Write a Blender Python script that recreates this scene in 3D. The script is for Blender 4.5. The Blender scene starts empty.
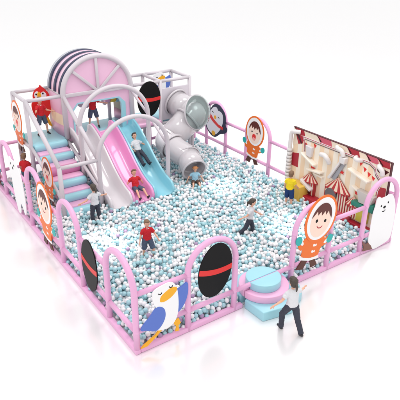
import bpy, bmesh, math, random
import numpy as np
from mathutils import Vector, Matrix, Quaternion
random.seed(7); rng = np.random.default_rng(7)
S = bpy.context.scene
COL = S.collection
PI = math.pi

# ------------------------------------------------------------------ camera
def look_basis(yaw, pitch, roll):
    d = Vector((math.cos(pitch)*math.cos(yaw), math.cos(pitch)*math.sin(yaw), math.sin(pitch)))
    r = Vector((math.sin(yaw), -math.cos(yaw), 0)); u = r.cross(d)
    return math.cos(roll)*r + math.sin(roll)*u, -math.sin(roll)*r + math.cos(roll)*u, d
cam = bpy.data.cameras.new("camera"); camo = bpy.data.objects.new("camera", cam); COL.objects.link(camo)
r_, u_, d_ = look_basis(0.961921, -0.456507, 0.00885)
CAMP = Vector((-3.0957, -6.2611, 6.3042))
camo.matrix_world = Matrix(((r_.x, u_.x, -d_.x, CAMP.x), (r_.y, u_.y, -d_.y, CAMP.y), (r_.z, u_.z, -d_.z, CAMP.z), (0, 0, 0, 1)))
cam.sensor_width = 36; cam.lens = 36*527.351/400; cam.clip_end = 500
S.camera = camo

# ------------------------------------------------------------------ light
S.view_settings.view_transform = 'Standard'; S.view_settings.look = 'None'
S.view_settings.exposure = 0.0; S.view_settings.gamma = 1.0
W = bpy.data.worlds.new("World"); S.world = W; W.use_nodes = True
bg = W.node_tree.nodes['Background']; bg.inputs[0].default_value = (1.0, 1.0, 1.0, 1); bg.inputs[1].default_value = 0.97
def area(name, loc, target, size, power, col=(1, 1, 1)):
    L = bpy.data.lights.new(name, 'AREA'); L.shape = 'DISK'; L.size = size; L.energy = power; L.color = col
    o = bpy.data.objects.new(name, L); COL.objects.link(o); o.location = loc
    o.rotation_euler = (Vector(target)-Vector(loc)).to_track_quat('-Z', 'Y').to_euler(); return o
area('key_softbox', (-14.0, -6.0, 42.0), (3, 5, 0), 14.0, 3900, (1, 0.985, 0.97))
area('top_softbox', (7.6, 3.2, 13.0), (3.5, 3.5, 0), 6.0, 520)
def spot(name, loc, target, power, ang):
    L = bpy.data.lights.new(name, 'SPOT'); L.energy = power; L.spot_size = math.radians(ang); L.spot_blend = 1.0; L.shadow_soft_size = .15
    o = bpy.data.objects.new(name, L); COL.objects.link(o); o.location = loc
    o.rotation_euler = (Vector(target)-Vector(loc)).to_track_quat('-Z', 'Y').to_euler()
spot('ball_spot', (1.0, 3.2, 4.2), (1.05, 3.2, .2), 1000, 24)
spot('ball_spot', (4.9, 1.5, 4.2), (4.95, 1.5, .2), 1000, 24)
spot('ball_spot', (4.9, 4.1, 4.2), (4.95, 4.2, .2), 750, 20)
spot('ball_spot', (4.4, 6.0, 4.2), (3.9, 6.3, .2), 450, 20)

# ------------------------------------------------------------------ materials
def srgb(r, g, b):
    f = lambda c: ((c/255)/12.92 if c/255 <= .04045 else ((c/255+.055)/1.055)**2.4)
    return (f(r), f(g), f(b), 1)
MATS = {}
def mat(name, rgb, rough=.35, spec=.5, coat=0, trans=0, noise=0.0, bump=0.0, scale=8, metal=0, alpha=1, sss=0):
    if name in MATS: return MATS[name]
    m = bpy.data.materials.new(name); m.use_nodes = True; nt = m.node_tree
    b = nt.nodes['Principled BSDF']; c = srgb(*rgb)
    b.inputs['Base Color'].default_value = c; b.inputs['Roughness'].default_value = rough
    b.inputs['Specular IOR Level'].default_value = spec; b.inputs['Coat Weight'].default_value = coat
    b.inputs['Transmission Weight'].default_value = trans; b.inputs['Metallic'].default_value = metal
    b.inputs['Subsurface Weight'].default_value = sss; b.inputs['Subsurface Scale'].default_value = .02
    tc = nt.nodes.new('ShaderNodeTexCoord')
    if noise:
        n = nt.nodes.new('ShaderNodeTexNoise'); n.inputs['Scale'].default_value = scale; n.inputs['Detail'].default_value = 4
        mx = nt.nodes.new('ShaderNodeMix'); mx.data_type = 'RGBA'
        mx.inputs[6].default_value = tuple(x*(1-noise) for x in c[:3])+(1,)
        mx.inputs[7].default_value = tuple(min(1, x*(1+noise)) for x in c[:3])+(1,)
        nt.links.new(tc.outputs['Object'], n.inputs['Vector']); nt.links.new(n.outputs['Fac'], mx.inputs[0])
        nt.links.new(mx.outputs[2], b.inputs['Base Color'])
    if bump:
        n2 = nt.nodes.new('ShaderNodeTexNoise'); n2.inputs['Scale'].default_value = scale*3; n2.inputs['Detail'].default_value = 3
        bp_ = nt.nodes.new('ShaderNodeBump'); bp_.inputs['Strength'].default_value = bump; bp_.inputs['Distance'].default_value = .01
        nt.links.new(tc.outputs['Object'], n2.inputs['Vector']); nt.links.new(n2.outputs['Fac'], bp_.inputs['Height'])
        nt.links.new(bp_.outputs[0], b.inputs['Normal'])
    MATS[name] = m; return m
PINK = mat('pink_foam_pipe', (234, 176, 214), .38, noise=.03, bump=.05, scale=5)
PINKS = mat('pink_soft_vinyl', (240, 184, 218), .3, noise=.03, bump=.08, scale=4)
PINKD = mat('pink_side_panel', (242, 196, 223), .3, noise=.03, scale=3)
MAG = mat('magenta_vinyl', (206, 128, 176), .35)
WHT = mat('white_foam_pipe', (211, 203, 209), .4, noise=.02, bump=.05, scale=5)
WHTP = mat('white_moulded_plastic', (206, 200, 204), .12, coat=.5)
WHTB = mat('white_board', (247, 246, 247), .45)
BLUE = mat('light_blue_vinyl', (160, 214, 226), .32, noise=.03, bump=.08, scale=4)
SLB = mat('light_blue_slide_plastic', (142, 208, 224), .2, coat=.6)
SLP = mat('pink_slide_plastic', (241, 162, 212), .2, coat=.6)
NAVY = mat('navy_vinyl', (30, 36, 76), .4)
BNAVY = mat('navy_print', (20, 30, 64), .45)
BLK = mat('black_print', (12, 11, 13), .5, spec=.2)
RED = mat('red_print', (226, 38, 36), .45)
ORG = mat('orange_print', (240, 112, 20), .45)
YEL = mat('yellow_print', (246, 176, 20), .45)
FACE = mat('peach_print', (252, 222, 205), .5)
HAIRB = mat('brown_hair_print', (92, 28, 18), .5)
BOOT = mat('dark_brown_print', (84, 34, 20), .5)
TEAL = mat('teal_print', (30, 176, 172), .45)
GBLUE = mat('gull_blue_print', (86, 116, 200), .45)
CREAM = mat('cream_vinyl', (240, 222, 192), .45)
GREY = mat('grey_plastic', (168, 168, 174), .35)
ROCK = mat('brown_print', (128, 88, 76), .6)
WALLR = mat('crimson_print', (178, 34, 52), .45)
WALLD = mat('dark_maroon_print', (78, 14, 26), .5)
YBOX = mat('yellow_vinyl', (232, 190, 84), .45)
GRN = mat('green_plastic', (40, 132, 112), .4)
GLASS = mat('clear_bubble_plastic', (232, 242, 240), .03, trans=1.0)
MATS['clear_bubble_plastic'].node_tree.nodes['Principled BSDF'].inputs['IOR'].default_value = 1.25
SKIN = mat('skin', (232, 178, 150), .5, sss=.1)
HAIR_BROWN = mat('brown_hair', (128, 98, 74), .6, noise=.3, scale=60)
HAIR_DARK = mat('dark_hair', (72, 64, 56), .6, noise=.3, scale=60)
TSH_RED = mat('red_cotton', (205, 28, 40), .8, bump=.3, scale=12)
TSH_WHT = mat('white_cotton', (222, 222, 226), .85, bump=.3, scale=12)
TSH_BLUE = mat('pale_blue_cotton', (160, 205, 226), .85, bump=.3, scale=12)
TSH_YEL = mat('yellow_cotton', (246, 216, 30), .8, bump=.3, scale=12)
DENIM = mat('dark_blue_denim', (78, 90, 112), .85, noise=.2, bump=.3, scale=14)
SLACK = mat('charcoal_cotton', (60, 63, 76), .85, noise=.15, bump=.3, scale=10)
SHORTB = mat('navy_shorts_cotton', (24, 58, 110), .85, bump=.3, scale=12)
BROWNC = mat('brown_cotton', (88, 70, 60), .85, bump=.3, scale=12)
SHOE = mat('dark_shoe', (46, 44, 50), .5)
SHOEW = mat('pale_shoe', (200, 198, 200), .5)
STRAW = mat('straw_hat', (190, 130, 84), .8)
EYE = mat('eye_dark', (30, 22, 20), .3)
LIP = mat('lips', (176, 82, 80), .5)
BW = mat('ball_white', (244, 243, 245), .25)
BB = mat('ball_blue', (172, 213, 221), .25)
BV = mat('ball_mauve', (172, 146, 180), .3)

fl = mat('glossy_white_floor', (252, 250, 251), .1, spec=.5)
fb = fl.node_tree.nodes['Principled BSDF']; fb.inputs['IOR'].default_value = 3.0; fb.inputs['Roughness'].default_value = .2

# ------------------------------------------------------------------ mesh helpers
class MB:
    def __init__(s): s.v = []; s.f = []; s.mi = []; s.sm = []
    def add(s, vs, fs, m=0, smooth=True):
        o = len(s.v); s.v += [tuple(v) for v in vs]; s.f += [tuple(i+o for i in f) for f in fs]
        s.mi += [m]*len(fs); s.sm += [smooth]*len(fs); return s
    def tube(s, pts, r, n=16, closed=False, caps=True, m=0, radii=None):
        P = [Vector(p) for p in pts]; N = len(P); vs = []; fs = []
        T = []
        for i in range(N):
            a = P[(i-1) % N] if (closed or i > 0) else P[i]; b = P[(i+1) % N] if (closed or i < N-1) else P[i]
            T.append((b-a).normalized())
        up = Vector((0, 0, 1)) if abs(T[0].z) < .9 else Vector((1, 0, 0))
        x = T[0].cross(up).normalized()
        for i in range(N):
            if i: 
                x = (x - T[i]*x.dot(T[i])).normalized()
            y = T[i].cross(x)
            rr = radii[i] if radii else r
            k = 1.0
            if 0 < i < N-1:
                c = max(.5, (P[i]-P[i-1]).normalized().dot(T[i])); k = 1/c
            for j in range(n):
                a = 2*PI*j/n; vs.append(P[i]+(x*math.cos(a)+y*math.sin(a))*rr)
        M = N if closed else N-1
        for i in range(M):
            for j in range(n):
                a = i*n+j; b = i*n+(j+1) % n; c = ((i+1) % N)*n+(j+1) % n; d = ((i+1) % N)*n+j
                fs.append((a, b, c, d))
        s.add(vs, fs, m)
        if caps and not closed:
            s.add(vs[:n], [tuple(range(n))[::-1]], m, False); s.add(vs[-n:], [tuple(range(n))], m, False)
        return s
    def box(s, lo, hi, m=0):
        x0, y0, z0 = lo; x1, y1, z1 = hi
        return s.add([(x0,y0,z0),(x1,y0,z0),(x1,y1,z0),(x0,y1,z0),(x0,y0,z1),(x1,y0,z1),(x1,y1,z1),(x0,y1,z1)],
              [(0,3,2,1),(4,5,6,7),(0,1,5,4),(1,2,6,5),(2,3,7,6),(3,0,4,7)], m, False)
    def prism(s, pts, f0, f1, m=0, smooth=False):   # pts: 2D; f0/f1 map (a,b)->3D at both faces
        n = len(pts); vs = [f0(a, b) for a, b in pts]+[f1(a, b) for a, b in pts]
        fs = [tuple(range(n))[::-1], tuple(range(n, 2*n))]
        s.add(vs, fs, m, False); o = len(s.v)-2*n
        s.f += [(o+i, o+(i+1) % n, o+n+(i+1) % n, o+n+i) for i in range(n)]; s.mi += [m]*n; s.sm += [smooth]*n
        return s
    def ell(s, c, rad, rot=None, nu=24, nv=14, m=0):
        vs = []; fs = []; R = rot if rot is not None else Matrix.Identity(3)
        for i in range(nv+1):
            t = PI*i/nv
            for j in range(nu):
                p = 2*PI*j/nu; vs.append(Vector(c)+R @ Vector((rad[0]*math.sin(t)*math.cos(p), rad[1]*math.sin(t)*math.sin(p), rad[2]*math.cos(t))))
        for i in range(nv):
            for j in range(nu):
                a = i*nu+j; b = i*nu+(j+1) % nu
                fs.append((a, a+nu, b+nu, b))
        return s.add(vs, fs, m)
    def mesh(s, name, base=(0, 0, 0), bevel=0, mats=()):
        me = bpy.data.meshes.new(name); B = Vector(base)
        me.from_pydata([Vector(v)-B for v in s.v], [], s.f)
        for m in mats: me.materials.append(m)
        me.polygons.foreach_set('material_index', s.mi); me.polygons.foreach_set('use_smooth', s.sm)
        bm = bmesh.new(); bm.from_mesh(me); bmesh.ops.remove_doubles(bm, verts=bm.verts, dist=1e-5)
        bmesh.ops.recalc_face_normals(bm, faces=bm.faces)
        if bevel:
            es = [e for e in bm.edges if len(e.link_faces) == 2 and e.calc_face_angle(0) > .6]
            bmesh.ops.bevel(bm, geom=es, offset=bevel, segments=3, affect='EDGES', profile=.5, clamp_overlap=True)
            for f in bm.faces: f.smooth = True
        bm.to_mesh(me); bm.free()
        if bevel: 
            try: me.set_sharp_from_angle(angle=.8)
            except Exception: pass
        me.update(); return me
    def build(s, name, ms, parent=None, bevel=0):
        base = BASES.get(parent.as_pointer(), (0, 0, 0)) if parent else (0, 0, 0)
        if not isinstance(ms, (list, tuple)): ms = [ms]
        me = s.mesh(name, base, bevel, ms); o = bpy.data.objects.new(name, me); COL.objects.link(o)
        if parent: o.parent = parent
        BASES[o.as_pointer()] = base
        return o
BASES = {}
def tag(o, label=None, cat=None, group=None, kind=None):
    if label: o['label'] = label
    if cat: o['category'] = cat
    if group: o['group'] = group
    if kind: o['kind'] = kind
    return o
def thing(name, label, cat, loc, group=None):
    o = bpy.data.objects.new(name, None); COL.objects.link(o); o.location = loc; o.empty_display_size = .1
    BASES[o.as_pointer()] = tuple(loc); return tag(o, label, cat, group)
def single(mb, name, ms, label, cat, loc, group=None, bevel=0, kind=None):
    if not isinstance(ms, (list, tuple)): ms = [ms]
    o = bpy.data.objects.new(name, mb.mesh(name, loc, bevel, ms)); COL.objects.link(o); o.location = loc
    return tag(o, label, cat, group, kind)

# ------------------------------------------------------------------ the setting
o = single(MB().box((-120, -120, -.2), (160, 160, 0)), 'floor', fl, None, None, (0, 0, 0), kind='structure')
o = single(MB().box((0.03, 0.03, .004), (6.63, 8.17, .03)), 'pit_floor', WHTB, None, None, (0, 0, 0), kind='structure')

# ------------------------------------------------------------------ fence
HT, HM, RP, RR, WA = 1.2, .447, .055, .046, 1.036
FX = [0, 1.027, 2.063, 3.522, 4.558, 5.622, 6.658]
FY = [0, 1.036, 2.208, 3.244, 4.202, 5.238, 6.286, 7.322, 8.2]
XR = 6.658; YB = 8.2
def arch_pts(a, b, f, spring=HT, top=None):
    c = (a+b)/2; R = (b-a)/2; H = R if top is None else top
    P = [f(a, .02), f(a, spring*.5), f(a, spring)]
    for i in range(1, 24):
        t = PI-PI*i/24; P.append(f(c+R*math.cos(t), spring+H*math.sin(t)))
    return P+[f(b, spring), f(b, spring*.5), f(b, .02)]
def fence(label, f, pos, arches, rails, name='fence'):
    """arches: index of bays that are arches; rails: bays with top rail"""
    t = thing(name, label, 'fence', f(pos[0], 0), 'pink pipe fences round the ball pit')
    done = set()
    for i in arches:
        mb = MB().tube(arch_pts(pos[i], pos[i+1], f), RP)
        for q in (pos[i], pos[i+1]):
            for z in (HT-.02, HM-.015): mb.tube([f(q, z), f(q, z+.008), f(q, z+.032), f(q, z+.04)], RP, radii=[RP, RP+.003, RP+.003, RP])
        mb.build('arch', PINK, t); done |= {i, i+1}
    for i in range(len(pos)):
        if i not in done and not (pos is FX and i == 0): MB().tube([f(pos[i], .02), f(pos[i], HT+.03)], RP).build('post', PINK, t)
    for i in range(len(pos)-1):
        if i in rails: MB().tube([f(pos[i]+.03, HT), f(pos[i+1]-.03, HT)], RR).build('top_rail', PINK, t)
        MB().tube([f(pos[i]+.03, HM), f(pos[i+1]-.03, HM)], RR).build('middle_rail', PINK, t)
    return t
t = fence('long pink pipe fence on the near side, opened by the round steps', lambda a, z: (a, 0, z), FX, [1, 3, 5], [0, 4])
MB().box((.05, -.05, .005), (2.26, .05, .1)).build('base_rail', PINK, t, bevel=.018)
MB().box((3.53, -.05, .005), (6.72, .05, .1)).build('base_rail', PINK, t, bevel=.018)
t = fence('pink pipe fence running up the left side of the pit with hooped arches', lambda a, z: (0, a, z), FY, [0, 2, 4, 6], [1, 3, 5, 7])
MB().box((-.055, -.055, .005), (.045, 8.25, .1)).build('base_rail', PINK, t, bevel=.018)
RYs = [0.07, 1.1, 2.2, 3.24, 4.27, 5.309, 6.34, 7.376, 8.12]
t = fence('pink pipe fence along the far right side, behind the circus wall', lambda a, z: (XR, a, z), RYs, [4, 6], [0, 1, 2, 3, 5, 7])
MB().box((XR-.05, .06, .005), (XR+.05, 8.25, .1)).build('base_rail', PINK, t, bevel=.018)
t = fence('pink pipe fence at the back, behind the climbing tower', lambda a, z: (a, YB, z), [.07, 1.7, 3.33, 4.96, 6.58], [], [0, 1, 2, 3])
MB().box((.06, YB-.05, .005), (6.6, YB+.05, .1)).build('base_rail', PINK, t, bevel=.018)

# ------------------------------------------------------------------ flat printed boards
class Board:
    """plane board: f(a,z,depth) -> 3D, depth towards the viewer"""
    def __init__(s, name, label, cat, f, c, group='cut-out cartoon boards on the fences'):
        s.f = f; s.t = thing(name, label, cat, f(c[0], c[1], 0), group); s.k = {}
    def poly(s, name, pts, m, lay, parent=None, bev=0):
        d0 = 0 if lay == 0 else .022+.003*(lay-1); d1 = .022 if lay == 0 else .022+.003*lay
        if lay > 0: d0 -= .012
        mb = MB().prism(pts, lambda a, z: s.f(a, z, d0), lambda a, z: s.f(a, z, d1))
        return mb.build(name, m, parent or s.t)
def smooth(pts, n=2):
    for _ in range(n):
        q = []
        for i in range(len(pts)):
            a, b = pts[i], pts[(i+1) % len(pts)]
            q += [(a[0]*.75+b[0]*.25, a[1]*.75+b[1]*.25), (a[0]*.25+b[0]*.75, a[1]*.25+b[1]*.75)]
        pts = q
    return pts
def oval(cx, cy, rx, ry, tilt=0, n=40, a0=0, a1=2*PI):
    o = []
    full = abs(a1-a0-2*PI) < 1e-6
    for i in range(n if full else n+1):
        a = a0+(a1-a0)*i/n
        x, y = rx*math.cos(a), ry*math.sin(a)
        o.append((cx+x*math.cos(tilt)-y*math.sin(tilt), cy+x*math.sin(tilt)+y*math.cos(tilt)))
    return o
fFront = lambda a, z, d: (a, -.06-d, z)
fLeft = lambda a, z, d: (-.06-d, a, z)
fRight = lambda a, z, d: (XR-.06-d, a, z)
fStair = lambda a, z, d: (.65-d, a, z)
fTower = lambda a, z, d: (a, 6.93-d, z)
fBack = lambda a, z, d: (a, 8.0-d, z)

def child_board(label, f, c, s=1.0, tilt=0.0, mirror=1, mouth='smile'):
    """hooded child; local x to the viewer's right via mirror sign"""
    B = Board('child_board', label, 'cartoon board', f, (c[0], .4))
    ct, st = math.cos(tilt), math.sin(tilt)
    def L(pts):
        o = []
        for x, y in pts:
            x, y = x*s, y*s
            o.append((c[0]+mirror*(x*ct-y*st), c[1]+x*st+y*ct))
        return o
    B.poly('leg', L([(-.16, -.80), (-.25, -1.02), (-.30, -1.12), (-.10, -1.12), (-.03, -.92), (-.02, -.80)]), BOOT, 0)
    B.poly('leg', L([(.02, -.80), (.05, -.95), (.14, -1.10), (.30, -1.04), (.20, -.93), (.17, -.80)]), BOOT, 0)
    B.poly('coat', L(smooth([(-.2, -.3), (-.34, -.5), (-.42, -.45), (-.46, -.55), (-.36, -.68), (-.27, -.66), (-.27, -.86), (.24, -.86), (.25, -.64), (.36, -.6), (.46, -.5), (.40, -.40), (.3, -.46), (.2, -.3)], 1)), ORG, 1)
    B.poly('hem', L([(-.29, -.83), (-.29, -.89), (0, -.93), (.26, -.89), (.26, -.83), (0, -.87)]), WHTB, 2)
    for sx in (-1, 1):
        B.poly('mitten', L(oval(sx*.455, -.46, .085, .10, -.4*sx)), TEAL, 3)
        B.poly('cuff', L(oval(sx*.375, -.50, .04, .085, -.9*sx)), WHTB, 2)
    for yy in (-.58, -.72):
        B.poly('toggle', L([(.0, yy-.02), (.035, yy-.035), (.06, yy-.02), (.1, yy-.03), (.1, yy+.03), (.06, yy+.01), (.035, yy+.03), (.0, yy+.02)]), WHTB, 2)
    h = B.poly('hood', L(oval(0, 0, .44, .51)), ORG, 4)
    B.poly('fur_rim', L(oval(0, 0, .385, .46)), WHTB, 5, h)
    B.poly('face', L(oval(0, -.03, .29, .37)), FACE, 6, h)
    arc = oval(0, -.03, .29, .372, 0, 26, .12, PI-.12)
    fringe = [(-.22, .10), (-.17, .17), (-.13, .08), (-.06, .16), (-.02, .07), (.05, .17), (.1, .09), (.15, .18), (.2, .1)]
    B.poly('hair', L(arc+fringe), HAIRB, 7, h)
    if mouth == 'smile':
        for sx in (-1, 1): B.poly('eye', L(oval(sx*.125, -.04, .032, .036)), BLK, 7, h)
        B.poly('mouth', L(oval(0, -.11, .095, .095, 0, 14, PI+.45, 2*PI-.45)+oval(0, -.11, .08, .075, 0, 14, PI+.45, 2*PI-.45)[::-1]), WALLR, 7, h)
    else:
        for sx in (-1, 1):
            B.poly('eye', L([(sx*.08, -.02), (sx*.15, .015), (sx*.155, .0), (sx*.11, -.02), (sx*.155, -.04), (sx*.15, -.055)]), BLK, 7, h)
        B.poly('mouth', L(smooth([(-.09, -.10), (0, -.075), (.09, -.10), (.075, -.26), (0, -.3), (-.075, -.26)])), RED, 7, h)
        B.poly('tongue', L(oval(0, -.235, .055, .05)), mat('pink_tongue_print', (248, 160, 160), .5), 8, h)
    return B
child_board('smiling hooded child board in orange coat, on the near fence right of the steps', fFront, (4.13, 1.40), 1.0, -.24)
child_board('smiling hooded child board leaning on the left fence between two arches', fLeft, (3.86, 1.25), 1.0, -.10, -1)
child_board('hooded child board at the far end of the left fence, at the picture edge', fLeft, (7.78, 1.2), .85, 0, -1)
child_board('laughing hooded child board on the far right fence beside the circus wall', fRight, (4.84, 1.34), .92, -.10, -1, 'open')
child_board('laughing hooded child board on the stair side, low beside the white handrail', fStair, (5.62, 1.18), .8, -.06, -1, 'open')
child_board('laughing hooded child board high on the side of the stair-top cage', fStair, (7.60, 2.08), .88, 0, -1, 'open')

# seagull
def gull(label, f, dx=0, dz=0, s=1.0, c=(.5, .7)):
    B = Board('seagull_board', label, 'cartoon board', f, (c[0]+dx, .4+dz))
    T = lambda P: [((a-.5)*s+.5+dx, (b-.7)*s+.7+dz) for a, b in P]
    B.poly('leg', T([(.44, .42), (.31, .29), (.08, .18), (.03, .13), (.16, .13), (.36, .27), (.5, .38)]), YEL, 0)
    B.poly('leg', T([(.69, .41), (.79, .44), (.83, .33), (.78, .28), (.8, .17), (.72, .18), (.74, .28), (.70, .34)]), YEL, 0)
    B.poly('wing', T(smooth([(.74, 1.05), (.88, 1.09), (.98, 1.15), (.99, .93), (.94, .75), (.86, .63), (.76, .56), (.70, .72), (.72, .95)])), GBLUE, 0)
    b = B.poly('body', T(smooth([(.29, 1.21), (.45, 1.25), (.64, 1.27), (.74, 1.17), (.78, .98), (.79, .7), (.75, .46), (.63, .34), (.47, .33), (.27, .41), (.31, .55), (.4, .63), (.4, .78), (.32, .9), (.28, 1.05)])), WHTB, 1)
    B.poly('wing', T(smooth([(.03, .54), (.1, .63), (.21, .71), (.31, .84), (.40, .87), (.51, .78), (.53, .62), (.48, .49), (.38, .38), (.27, .39), (.17, .47), (.06, .49)])), GBLUE, 2)
    B.poly('beak', T(smooth([(.42, .97), (.44, 1.05), (.53, 1.1), (.64, 1.15), (.74, 1.13), (.77, 1.07), (.71, 1.0), (.62, .94), (.51, .91), (.43, .93)])), YEL, 2)
    for ex, ez in ((.43, 1.12), (.64, 1.18)):
        B.poly('eye', T(oval(ex, ez, .038, .038, 0, 12, PI, 2*PI)+oval(ex, ez, .022, .022, 0, 12, PI, 2*PI)[::-1]), BLK, 2)
gull('white seagull board with blue wings at the near front corner of the fence', fFront)
gull('seagull board with yellow beak at the back of the cage above the tube slide', fBack, 4.72, 1.42, .9)

# bears
B = Board('bear_board', 'white polar bear board under the arch at the right-hand corner', 'cartoon board', fFront, (6.2, .1))
rk = B.poly('rock', [(5.59, .39), (5.73, .27), (5.81, .29), (5.99, .14), (5.99, .06), (5.76, .1), (5.66, .11), (5.67, .21)], ROCK, 0)
bb = B.poly('body', smooth([(5.85, 1.36), (5.92, 1.40), (6.02, 1.33), (6.22, 1.35), (6.33, 1.37), (6.42, 1.30), (6.54, 1.1), (6.60, .85), (6.62, .58), (6.61, .32), (6.58, .13), (6.37, .08), (6.1, .04), (5.98, .06), (5.92, .18), (5.81, .27), (5.77, .38), (5.79, .58), (5.78, .79), (5.79, 1.03), (5.83, 1.16)], 2), WHTB, 1)
for ex, ez in ((6.04, 1.14), (6.27, 1.17)): B.poly('eye', oval(ex, ez, .022, .024), BLK, 2, bb)
B.poly('nose', oval(6.16, 1.085, .045, .032), BLK, 2, bb)
B.poly('mouth', [(6.10, 1.0), (6.155, .985), (6.16, 1.06), (6.17, .985), (6.23, 1.01), (6.17, .965), (6.10, .985)], BLK, 2, bb)
B = Board('bear_board', 'white polar bear board near the far end of the left fence', 'cartoon board', fLeft, (5.8, .1))
bb = B.poly('body', smooth([(6.30, 1.42), (6.26, 1.55), (6.15, 1.60), (6.04, 1.55), (5.86, 1.57), (5.75, 1.60), (5.66, 1.52), (5.48, 1.42), (5.34, 1.2), (5.32, .79), (5.36, .35), (5.52, .25), (5.62, .42), (5.72, .5), (5.80, .42), (5.84, .16), (6.08, .10), (6.16, .4), (6.22, .69), (6.24, 1.04), (6.32, 1.23)], 2), WHTB, 1)
for ex, ez in ((6.12, 1.42), (5.86, 1.44)): B.poly('eye', oval(ex, ez, .028, .03), BLK, 2, bb)
B.poly('nose', oval(5.99, 1.34, .05, .036), BLK, 2, bb)

# navy penguin
B = Board('penguin_board', 'navy and white penguin board with red sash on the far right fence', 'cartoon board', fRight, (6.8, .6))
B.poly('body', smooth([(6.89, 1.68), (6.66, 1.72), (6.48, 1.64), (6.32, 1.52), (6.26, 1.35), (6.29, 1.1), (6.17, 1.06), (6.19, .93), (6.33, .84), (6.55, .78), (6.75, .61), (6.96, .59), (7.15, .68), (7.31, .83), (7.39, .98), (7.36, 1.16), (7.25, 1.30), (7.28, 1.46), (7.18, 1.64), (7.10, 1.56), (7.08, 1.44), (7.0, 1.58)]), BNAVY, 0)
B.poly('belly', smooth([(7.05, 1.44), (6.92, 1.57), (6.79, 1.62), (6.69, 1.58), (6.67, 1.51), (6.52, 1.52), (6.4, 1.44), (6.38, 1.24), (6.45, 1.02), (6.59, .85), (6.75, .70), (6.96, .67), (7.17, .75), (7.28, .91), (7.25, 1.09), (7.16, 1.26)]), mat('lilac_white_print', (236, 234, 242), .45), 1)
B.poly('sash', [(7.24, 1.29), (7.10, 1.37), (6.87, 1.19), (6.63, 1.08), (6.37, 1.04), (6.39, .95), (6.63, .98), (6.9, 1.08), (7.11, 1.21), (7.22, 1.23)], RED, 2)
for a, b, rx, ry in ((6.88, .72, .10, .08), (7.31, 1.02, .055, .10)): B.poly('foot', oval(a, b, rx, ry), YEL, 2)
B.poly('beak', oval(6.80, 1.27, .06, .06), YEL, 3)
for ex, ez in ((6.93, 1.42), (6.62, 1.30)): B.poly('eye', oval(ex, ez, .045, .012, .35), BLK, 3)

# plain oval boards (no figure on them)
def plain_board(label, f, c, rx, ry, tilt, mirror=1):
    B = Board('oval_board', label, 'oval board', f, (c[0], c[1]-ry))
    b = B.poly('panel', oval(c[0], c[1], rx, ry, tilt*mirror), BLK, 0)
    # red band clipped to the oval
    ct, st = math.cos(tilt*mirror), math.sin(tilt*mirror); P = []; y0, y1 = -.04, .16
    up = []; dn = []
    for i in range(21):
        u = -1+2*i/20
        for lst, yy, sg in ((up, y1, 1), (dn, y0, 1)):
            xx = rx*.995*math.sqrt(max(0, 1-(yy)**2))*u
            lst.append((xx, yy*ry - .10*(1-u*u)*ry))
    P = up+dn[::-1]
    B.poly('band', [(c[0]+x*ct-y*st, c[1]+x*st+y*ct) for x, y in P], RED, 1)
plain_board('plain black oval board with red band in the near arch beside the seagull', fFront, (1.56, 1.13), .36, .54, -.12)
plain_board('plain black oval board with red band on the left fence', fLeft, (1.63, .90), .34, .56, .10)
plain_board('plain black oval board with red band on the tower beside the round fan front', fTower, (4.26, 2.17), .38, .52, -.08)

# red bird
B = Board('bird_board', 'red bird board with orange beak behind the boy on the stair top', 'cartoon board', fBack, (1.46, 1.8))
B.poly('foot', [(1.48, 1.87), (1.58, 1.87), (1.69, 1.52), (1.60, 1.57)], YEL, 0)
B.poly('body', smooth([(1.36, 2.66), (1.43, 2.68), (1.46, 2.76), (1.52, 2.68), (1.64, 2.57), (1.71, 2.42), (1.74, 2.19), (1.68, 1.93), (1.52, 1.76), (1.32, 1.77), (1.22, 1.90), (1.16, 2.12), (1.17, 2.27), (1.23, 2.36), (1.23, 2.5), (1.29, 2.61)]), RED, 1)
B.poly('cheek', smooth([(1.27, 2.54), (1.37, 2.60), (1.44, 2.5), (1.54, 2.57), (1.62, 2.48), (1.60, 2.37), (1.29, 2.37)]), WHTB, 2)
B.poly('beak', smooth([(1.37, 2.56), (1.45, 2.56), (1.47, 2.4), (1.41, 2.34), (1.35, 2.4)], 1), YEL, 3)
for ex in (1.33, 1.52): B.poly('eye', oval(ex, 2.5, .022, .028), BLK, 3)

# ------------------------------------------------------------------ entrance steps
t = thing('round_steps', 'three tier light blue and pink soft steps straddling the near fence', 'steps', (2.79, 0, 0))
def halves(name, pts, z0, z1, m, gap, bev):
    for sg in (-1, 1):
        P = [(x, sg*max(gap, y) if sg > 0 else -max(gap, y)) for x, y in pts]
        if sg < 0: P = [(x, -max(gap, y)) for x, y in pts]
        MB().prism(P, lambda a, b: (a, b, z0), lambda a, b: (a, b, z1)).build(name, m, t, bevel=bev)
halves('lower_tier', [(2.28, 0), (3.50, 0), (3.50, .28), (3.36, .50), (2.92, .70), (2.30, .58)], .004, .2, BLUE, .06, .02)
def dsk(c, r): return [(c+r*math.cos(a), r*math.sin(a)) for a in [PI*i/40 for i in range(41)]]
halves('middle_tier', dsk(2.80, .49), .202, .35, PINKS, .012, .015)
halves('top_tier', dsk(2.78, .345), .352, .51, BLUE, .013, .012)

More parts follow.
